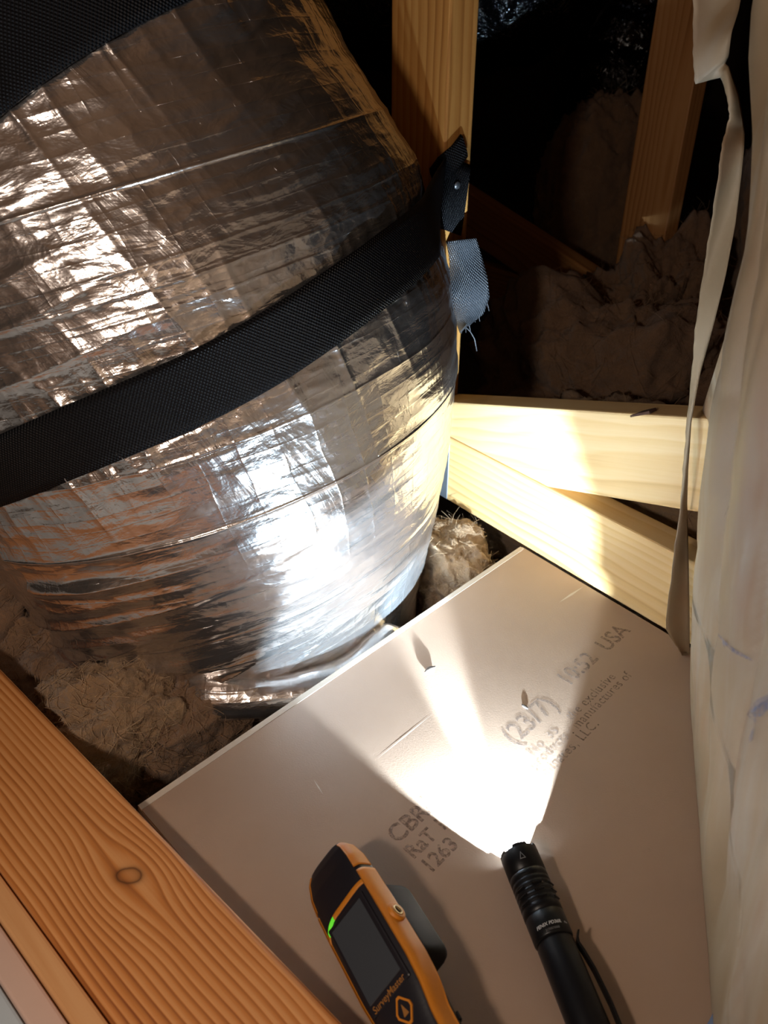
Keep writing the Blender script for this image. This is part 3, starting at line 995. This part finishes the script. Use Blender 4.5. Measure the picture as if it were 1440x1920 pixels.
Xg = fx(Yg, Hg) + D * fade + 0.018 * np.exp(-edge_d / 0.03) * 0.2
KP = np.stack([Xg, Yg, Hg], -1)
korig = Vector((0.25, 0.4, 0.0))
batt = empty('paper_faced_batt', korig)
tag(batt, 'crumpled tan kraft-paper faced insulation batt standing along the right edge', 'insulation')
kf = mesh_obj('kraft_facing', KP.reshape(-1, 3) - np.array(korig), grid_faces(len(H_), NY), M_KRAFT, batt, True)
sd = kf.modifiers.new('t', 'SOLIDIFY'); sd.thickness = 0.0006; sd.offset = 0
# wool body behind the paper
V = []
ni, nj = 40, 40
for side in (0, 1):
    for i in range(ni):
        h = 0.004 + (H_[-1] - 0.01) * i / (ni - 1)
        y1 = float(np.interp(h, eh, ey)) - 0.012
        for jn in range(nj):
            y = y1 - (y1 + 0.19) * jn / (nj - 1)
            V.append((fx(y, h) + 0.014 + side * 0.09 + 0.003 * math.sin(i * 1.3 + jn * 0.7), y, h))
G = grid_faces(ni, nj); n_ = ni * nj
F = [f[::-1] for f in G] + [tuple(n_ + i for i in f) for f in G]
for i in range(ni - 1):
    a, b = i * nj, (i + 1) * nj
    F.append((a, b, n_ + b, n_ + a)); F.append((b + nj - 1, a + nj - 1, n_ + a + nj - 1, n_ + b + nj - 1))
for jn in range(nj - 1):
    F.append((jn + 1, jn, n_ + jn, n_ + jn + 1)); l = (ni - 1) * nj
    F.append((l + jn, l + jn + 1, n_ + l + jn + 1, n_ + l + jn))
mesh_obj('wool_core', np.array(V) - np.array(korig), F, M_WOOL, batt, True)
# stapling flange that peels away at the far edge
FL = [(1296, -60), (1300, 20), (1299, 90), (1302, 158), (1330, 150), (1352, 145), (1362, 175), (1368, 215), (1362, 240), (1353, 275), (1347, 330), (1333, 420), (1317, 520), (1304, 610), (1297, 700), (1288, 790), (1281, 880), (1276, 945), (1262, 1050), (1247, 1178), (1270, 1215), (1286, 1238)]
FR = [(1400, -60), (1385, 20), (1372, 60), (1366, 105), (1360, 120), (1366, 125), (1385, 180), (1393, 225), (1396, 250), (1395, 280), (1390, 330), (1379, 420), (1360, 520), (1338, 610), (1313, 700), (1296, 790), (1290, 880), (1288, 945), (1291, 1050), (1293, 1150), (1293, 1215), (1290, 1239)]
rows = 110; m = 9
V = []
fn_ = Vector((0.20, 1.0, -0.12)); fd_ = 0.20 * 0.288 + 0.553
for r in range(rows):
    f = r / (rows - 1) * (len(FL) - 1); i = min(int(f), len(FL) - 2); g = f - i
    l = np.array(FL[i]) * (1 - g) + np.array(FL[i + 1]) * g
    q = np.array(FR[i]) * (1 - g) + np.array(FR[i + 1]) * g
    for c_ in range(m):
        h = c_ / (m - 1); px = l * (1 - h) + q * h
        jag = 1.3 * math.sin(r * 2.1) * math.sin(r * 0.77) * (1 - h)
        P = on_plane(px[0] + jag, px[1], fn_, fd_ + 0.006 * math.sin(h * 2.6 + r * 0.12) + 0.004 * math.sin(r * 0.35 + h))
        P.z = max(P.z, 0.0006)
        V.append(P - korig)
fl = mesh_obj('stapling_flange', V, grid_faces(rows, m), M_KRAFT, batt, True)
sd = fl.modifiers.new('t', 'SOLIDIFY'); sd.thickness = 0.0006; sd.offset = 0
fl['label'] = 'torn curling kraft-paper edge strip'
# faded blue print on the paper
def kraft_surf(px, py, lift=0.0035):
    P = on_plane(px, py, KN, KD)
    i = int(np.clip(np.searchsorted(H_, P.z), 0, len(H_) - 1))
    jn = int(np.argmin(np.abs(Yg[i] - P.y)))
    return Vector((Xg[i, jn] - 0.0012, P.y, P.z))
def print_mark(pts, w, mat=None, name='print_mark'):
    pts = [kraft_surf(*p) - korig for p in pts]
    V = []
    for i, p in enumerate(pts):
        t = (pts[min(i + 1, len(pts) - 1)] - pts[max(i - 1, 0)]).normalized()
        n = t.cross(KN.normalized()).normalized()
        ww = w * (0.5 if i in (0, len(pts) - 1) else 1.0)
        V += [p - n * ww, p + n * ww]
    mesh_obj(name, V, grid_faces(len(pts), 2), mat or M_PRINT, batt)
print_mark([(1439, 1305), (1424, 1322), (1416, 1340), (1424, 1352), (1420, 1378), (1416, 1388)], 0.0022)
print_mark([(1439, 1318), (1430, 1330), (1420, 1338)], 0.003)
print_mark([(1370, 1190), (1378, 1208), (1384, 1222), (1392, 1238)], 0.0012)
print_mark([(1374, 1204), (1376, 1214)], 0.0022)
print_mark([(1400, 1215), (1396, 1232)], 0.0010)
print_mark([(1380, 950), (1384, 968)], 0.0016)
# blue tag at the foot of the batt
bt0 = on_floor(1340, 1895)
Vt = []
for i in range(9):
    for k_ in range(5):
        u_, v_ = i / 8, k_ / 4
        px = 1312 + 44 * u_ + 16 * v_; py = 1935 - 66 * u_ + 6 * math.sin(u_ * 5) + 20 * v_
        P = on_floor(px, py, 0.001 + 0.010 * math.sin(u_ * 1.6) + 0.0012 * math.sin(v_ * 14))
        Vt.append(P - bt0)
tg = mesh_obj('plastic_tag', Vt, grid_faces(9, 5), M_PRINT2, None, True)
tg.location = bt0
sd = tg.modifiers.new('t', 'SOLIDIFY'); sd.thickness = 0.0008
tag(tg, 'ribbed blue plastic tag poking out at the foot of the paper batt', 'tag')

# ------------------------------------------------------------------ black flexible ducts in the background
def flex(path, r, label, seed):
    pts = [Vector(p) for p in path]
    # catmull-rom
    P = []
    ext = [pts[0] * 2 - pts[1]] + pts + [pts[-1] * 2 - pts[-2]]
    for i in range(1, len(ext) - 2):
        for s_ in range(40):
            t = s_ / 40
            a, b, c, d = ext[i - 1], ext[i], ext[i + 1], ext[i + 2]
            P.append(0.5 * ((2 * b) + (c - a) * t + (2 * a - 5 * b + 4 * c - d) * t * t + (3 * b - a - 3 * c + d) * t ** 3))
    R = [r * (1 + 0.035 * math.cos(i * 0.9)) for i in range(len(P))]
    o = empty('black_duct', P[0])
    v, f = tube([p - P[0] for p in P], R, 48)
    mesh_obj('plastic_sleeve', v, f, M_BLK, o, True)
    tag(o, label, 'duct')
flex([(-0.9, 2.35, 0.62), (-0.2, 2.15, 0.60), (0.30, 1.95, 0.62), (0.42, 1.9, 0.95), (0.40, 2.1, 1.4)], 0.165, 'glossy black flexible duct bending upward behind the pine post', 1)
flex([(0.60, 2.5, -0.05), (0.62, 2.35, 0.4), (0.66, 2.3, 0.9), (0.7, 2.4, 1.5)], 0.15, 'second black flexible duct standing behind the steep back web', 2)

# ------------------------------------------------------------------ flashlight
HEAD = on_floor(972, 1600, 0.0137); 
fdir = Vector((-0.215, 0.976, 0)).normalized()
FL_L = 0.137
ftail = HEAD - fdir * FL_L
torch = empty('flashlight', (ftail.x, ftail.y, 0.0))
tm = frame_matrix((ftail.x, ftail.y, 0.0137), fdir)
torch.matrix_world = tm
tag(torch, 'black cylindrical flashlight switched on and lying on the board', 'flashlight')
def lpart(name, prof, mat, n=64, flats=None):
    V, F = lathe(prof, n)
    V = np.array(V)
    if flats: V = flats(V)
    return mesh_obj(name, V, F, mat, torch, True)
# tube
lpart('battery_tube', [(0.0, 0.0001), (0.0, 0.0105), (0.001, 0.0115), (0.010, 0.0120), (0.012, 0.0124), (0.070, 0.0124), (0.0712, 0.0119), (0.0725, 0.0119), (0.0725, 0.0001)], M_ANOD)
lpart('tail_switch', [(-0.0015, 0.0001), (-0.0015, 0.006), (0.0005, 0.0068), (0.001, 0.0001)], M_CLIP)
# grooves on the tube: two flats
prof = [(0.0722, 0.0001), (0.0722, 0.0124), (0.0735, 0.0131), (0.088, 0.0133), (0.0885, 0.0129), (0.0895, 0.0129), (0.0900, 0.0134)]
x = 0.094
for i in range(6):
    prof += [(x, 0.0134), (x + 0.0006, 0.0131), (x + 0.0016, 0.0131), (x + 0.0022, 0.0134)]
    x += 0.0036
prof += [(0.1175, 0.0134), (0.1180, 0.0129), (0.1190, 0.0129), (0.1195, 0.0135), (0.1345, 0.0135), (0.1355, 0.0131), (0.1355, 0.0113)]
lpart('head', prof, M_ANOD, 72)
lpart('reflector', [(0.1355, 0.0113), (0.1310, 0.0108), (0.1265, 0.0094), (0.1225, 0.0070), (0.1195, 0.0044), (0.1180, 0.0034)], M_REFL, 48)
# crenellated bezel
V = []; F = []
n = 96
for i, (rr, xx) in enumerate(((0.0112, 0.1340), (0.0112, None), (0.0134, None), (0.0134, 0.1340))):
    for k_ in range(n):
        a = 2 * math.pi * k_ / n
        hgt = 0.1370 if (math.sin(a * 5 + 0.6) > -0.35) else 0.1352
        V.append((xx if xx else hgt, rr * math.cos(a), rr * math.sin(a)))
F = grid_faces(4, n, True)
mesh_obj('bezel', V, F, M_ANOD, torch)
V_, F_ = lathe([(0.1170, 0.0036), (0.1184, 0.0034), (0.1186, 0.0001)], 24)
mesh_obj('led_chip', V_, F_, M_LENS, torch, True)
V_, F_ = lathe([(0.1334, 0.0001), (0.1334, 0.0110), (0.1340, 0.0110), (0.1340, 0.0001)], 40)
mesh_obj('lens', V_, F_, M_GLASS, torch, True)
# cooling fins on the head sides
for a_ in (35, 145, 90):
    for i in range(3):
        f_ = bm_obj('fin', box_bm(-0.0006, 0.0006, -0.0035, 0.0035, 0.0120, 0.0140, 0.0003, 1), M_CLIP, torch)
        f_.matrix_local = Matrix.Rotation(math.radians(a_ - 90), 4, 'X') @ Matrix.Translation((0.0965 + i * 0.0050, 0, 0))
# clip on the right-hand side (local -y)
cp = [(0.012, -0.0125), (0.012, -0.0155), (0.016, -0.0172), (0.030, -0.0176), (0.050, -0.0166), (0.062, -0.0148), (0.067, -0.0136), (0.070, -0.0142), (0.0745, -0.0168)]
V = []
for (cx_, cy_) in cp:
    for (du, dz_) in ((-0.0007, -0.003), (0.0007, -0.003), (0.0007, 0.003), (-0.0007, 0.003)):
        V.append((cx_, cy_ + du, dz_ + 0.002))
F = grid_faces(len(cp), 4, True) + [(3, 2, 1, 0), tuple(len(cp) * 4 - 4 + i for i in range(4))]
mesh_obj('pocket_clip', V, F, M_CLIP, torch)
V_, F_ = lathe([(0.008, 0.0118), (0.008, 0.0131), (0.0145, 0.0131), (0.0145, 0.0118)], 48)
mesh_obj('clip_ring', V_, F_, M_CLIP, torch, True)
# engraving: runs around the tube; reads with its top towards the head
def wrap_text(name, body, size, xpos, ang0, mat, parent, R, bold=0.0, shear=0.0):
    o = text_mesh(name, body, size, mat, parent, Matrix.Identity(4), extrude=0.00004, bold=bold, shear=shear)
    me = o.data
    xs = [v.co.x for v in me.vertices]; mid = (min(xs) + max(xs)) / 2
    for v in me.vertices:
        a = math.radians(ang0) + (v.co.x - mid) / R
        rr = R + 0.00006 + v.co.z
        v.co = (xpos + v.co.y, rr * math.cos(a), rr * math.sin(a))
    return o
wrap_text('engraved_name', 'FENIX PD36R', 0.0030, 0.0775, 76, M_INK, torch, 0.01325, 0.00004, 0.15)
wrap_text('engraved_size', 'Pro', 0.0020, 0.0775, 132, M_INK, torch, 0.01325)
wrap_text('engraved_small', '21700/5000', 0.0020, 0.0742, 82, M_INKD, torch, 0.01320)
# warning triangle
V = []
for (xx, aa) in ((0.1300, 78), (0.1245, 70), (0.1245, 88)):
    V.append((xx, 0.01385 * math.cos(math.radians(aa)), 0.01385 * math.sin(math.radians(aa))))
tri = [Vector(v) for v in V]; cen = sum(tri, Vector()) / 3
inn = [cen + (v - cen) * 0.66 for v in tri]
for v in inn:
    k_ = 0.01385 / math.hypot(v.y, v.z); v.y *= k_; v.z *= k_
W_ = tri + inn
mesh_obj('warning_triangle', W_, [(0, 1, 4, 3), (1, 2, 5, 4), (2, 0, 3, 5)], M_INKD, torch)
# its light: wide spill and narrow hot core
def spot(name, size, power, blend, radius, back=0.0178, ang=0.0, tilt=0.0):
    d = bpy.data.lights.new(name, 'SPOT')
    d.energy = power; d.spot_size = math.radians(size); d.spot_blend = blend
    d.shadow_soft_size = radius; d.color = (0.62, 0.82, 1.0)
    o = bpy.data.objects.new(name, d)
    COL.objects.link(o)
    dr = Matrix.Rotation(math.radians(ang), 3, 'Z') @ fdir
    dr = Vector((dr.x, dr.y, math.tan(math.radians(tilt)))).normalized()
    o.location = Vector((HEAD.x, HEAD.y, 0.0137)) - fdir * back
    o.rotation_euler = dr.to_track_quat('-Z', 'Y').to_euler()
spot('flashlight_spill', 100, 36.0, 0.10, 0.0007)
spot('flashlight_core', 18, 120.0, 0.8, 0.003)
spot('flashlight_corona', 92, 7.0, 0.6, 0.006, back=-0.0005, tilt=34)

# ------------------------------------------------------------------ moisture meter
LM = 0.21
mt_dir = Vector((-0.50, 0.866, 0.0)).normalized()
ROLL = math.radians(47)
tipP = on_floor(611, 1600, 0.045)
meter = empty('moisture_meter')
loc_M = frame_matrix((0, 0, 0), mt_dir) @ Matrix.Rotation(-ROLL, 4, 'X')
org = tipP - (loc_M.to_3x3() @ Vector((LM, 0, 0)))
loc_M.translation = org
meter.matrix_world = loc_M
tag(meter, 'black and orange handheld moisture meter tilted on the board, screen to the left', 'moisture meter')
MX = np.array([0.000, 0.004, 0.030, 0.065, 0.088, 0.104, 0.120, 0.160, 0.178, 0.192, 0.202, 0.2075, 0.2095, 0.21])
MW = np.array([0.010, 0.0150, 0.0165, 0.0168, 0.0185, 0.0220, 0.0235, 0.0235, 0.0232, 0.0222, 0.0195, 0.0155, 0.011, 0.0005])
MT = np.array([0.006, 0.0100, 0.0115, 0.0118, 0.0118, 0.0118, 0.0118, 0.0118, 0.0114, 0.0100, 0.0075, 0.0048, 0.0028, 0.0003])
MB = np.array([0.006, 0.0110, 0.0135, 0.0140, 0.0135, 0.0120, 0.0115, 0.0115, 0.0115, 0.0110, 0.0090, 0.0062, 0.0035, 0.0003])
def msec(x, a, off=0.0):
    w = np.interp(x, MX, MW) + off; t = np.interp(x, MX, MT) + off; b = np.interp(x, MX, MB) + off
    c, s = math.cos(a), math.sin(a); e = 0.50
    y = -w * math.copysign(abs(c) ** e, c)                       # angle 0 = right-hand side
    z = (t if s > 0 else b) * math.copysign(abs(s) ** e, s)
    return (x, y, z)
xs = np.concatenate([np.linspace(0, 0.19, 60), np.linspace(0.19, 0.21, 24)[1:]])
na = 72
V = [msec(x, 2 * math.pi * k_ / na) for x in xs for k_ in range(na)]
mesh_obj('housing', V, grid_faces(len(xs), na, True) + [tuple(range(na))[::-1]], M_BODY, meter, True)
def mstrip(name, xa, xb, a0, a1, off, mat, n=40, m=10, parent=None, bow=0.0):
    """skin piece on the housing: a0, a1 may be functions of x (degrees)"""
    V = []
    for lay in (off, off - 0.0012):
        for i in range(n):
            x = xa + (xb - xa) * i / (n - 1)
            lo = a0(x) if callable(a0) else a0; hi = a1(x) if callable(a1) else a1
            for k_ in range(m):
                aa = lo + (hi - lo) * k_ / (m - 1)
                V.append(msec(x - bow * max(0.0, (aa - 50) / 90) ** 3, math.radians(aa), lay))
    G = grid_faces(n, m); nn = n * m
    F = [f[::-1] for f in G] + [tuple(nn + i for i in f) for f in G]
    for i in range(n - 1):
        a, b = i * m, (i + 1) * m
        F.append((a, b, nn + b, nn + a)); F.append((b + m - 1, a + m - 1, nn + a + m - 1, nn + b + m - 1))
    l = (n - 1) * m
    F.append(tuple(range(m)) + tuple(nn + i for i in range(m))[::-1]); F.append(tuple(l + i for i in range(m))[::-1] + tuple(nn + l + i for i in range(m)))
    return mesh_obj(name, V, F, mat, parent or meter, True)
lo_a = lambda x: -16 - 30 * np.exp(-((x - 0.155) / 0.006) ** 2) * 0.6 + 10 * np.clip((0.11 - x) / 0.02, 0, 1)
hi_a = lambda x: 42 + 0 * x
mstrip('orange_band', 0.0, 0.1795, lo_a, hi_a, 0.0007, M_ORNG, 90)
mstrip('orange_band', 0.0, 0.1795, 138, 196, 0.0007, M_ORNG, 60)
mstrip('orange_cap', 0.1825, 0.2060, -10, 44, 0.0007, M_ORNG, 20)
mstrip('orange_cap', 0.1825, 0.2060, 136, 190, 0.0007, M_ORNG, 20)
mstrip('indicator_surround', 0.1695, 0.1725, 42, 98, 0.0006, M_ORNG, 4, 12, bow=0.010)
mstrip('indicator_light', 0.1696, 0.1722, 98, 126, 0.0006, M_LED, 4, 16, bow=0.010)
mstrip('indicator_surround', 0.1695, 0.1725, 126, 138, 0.0006, M_ORNG, 4, 8, bow=0.010)
# screen
zt = 0.0118
bm_obj('screen_bezel', box_bm(0.1085, 0.1670, -0.0175, 0.0175, zt - 0.002, zt + 0.0003, 0.0012, 2), M_BODY, meter)
bm_obj('screen', box_bm(0.1150, 0.1640, -0.0140, 0.0150, zt - 0.001, zt + 0.0006, 0.0003, 1), M_SCRN, meter)
M_ = Matrix(((0, 1, 0, 0), (-1, 0, 0, 0), (0, 0, 1, 0), (0, 0, 0, 1)))
M_.translation = Vector((0.1096, 0.0145, zt + 0.00035))
text_mesh('lettering', 'SurveyMaster', 0.0056, M_LABEL, meter, M_, extrude=0.00005, bold=0.00005, sx=0.92)
# keys: orange outlined diamonds
def key(cx, cy, r):
    pts = [(cx + r * 1.25, cy), (cx, cy + r), (cx - r * 1.25, cy), (cx, cy - r)]
    V = []
    for k_, z_ in ((1.0, zt - 0.001), (1.0, zt + 0.0008), (0.80, zt + 0.0008), (0.80, zt - 0.001)):
        for i in range(4):
            p = pts[i]; q = pts[(i + 1) % 4]
            for f in (0.15, 0.5, 0.85):
                V.append((cx + (p[0] * (1 - f) + q[0] * f - cx) * k_, cy + (p[1] * (1 - f) + q[1] * f - cy) * k_, z_))
    o = mesh_obj('key_outline', V, grid_faces(4, 12, True), M_ORNG, meter)
    V = [(cx + (p[0] - cx) * 0.78, cy + (p[1] - cy) * 0.78, z_) for z_ in (zt - 0.001, zt + 0.0005) for p in pts]
    kk = mesh_obj('key', V, [(3, 2, 1, 0), (4, 5, 6, 7)] + [(i, (i + 1) % 4, 4 + (i + 1) % 4, 4 + i) for i in range(4)], M_BODY, meter)
    V = [(cx - r * .4, cy + r * .3, zt + 0.0007), (cx + r * .5, cy + 0.0, zt + 0.0007), (cx - r * .4, cy - r * .3, zt + 0.0007)]
    mesh_obj('key_symbol', V, [(2, 1, 0)], M_LABEL, kk)
key(0.0985, -0.0035, 0.0072)
key(0.0885, 0.0060, 0.0072)
# socket boss on the right side
V_, F_ = lathe([(-0.002, 0.0062), (0.0016, 0.0062), (0.0024, 0.0056), (0.0024, 0.0032), (0.0006, 0.0030), (0.0006, 0.0001)], 32)
bs = mesh_obj('socket_boss', V_, F_, M_ORNG, meter, True)
bs.matrix_local = Matrix.Translation((0.1450, -0.0236, 0.0010)) @ Matrix.Rotation(-math.pi / 2, 4, 'Z')
V_, F_ = lathe([(0.0010, 0.0033), (0.0028, 0.0033), (0.0028, 0.0026), (0.0010, 0.0026)], 24)
sk = mesh_obj('socket_ring', V_, F_, M_SOCK, bs, True)
V_, F_ = lathe([(0.0016, 0.0027), (0.0017, 0.0001)], 24)
mesh_obj('socket_hole', V_, F_, M_BODY, bs, True)
# rear sensor hump
bm = box_bm(0.120, 0.176, -0.019, 0.019, -0.043, -0.008, 0.0075, 4)
bm_obj('sensor_hump', bm, M_HUMP, meter, True)
# grip ribs
for i in range(7):
    x_ = 0.030 + i * 0.0085
    mstrip('grip_rib', x_, x_ + 0.0040, -62, -24, 0.0014, M_HUMP, 4, 8)
# rest it on the board
bpy.context.view_layer.update()
lowest = min((meter.matrix_world @ ch.matrix_local @ v.co).z for ch in meter.children if ch.type == 'MESH' for v in ch.data.vertices)
meter.location.z -= lowest - 0.0003
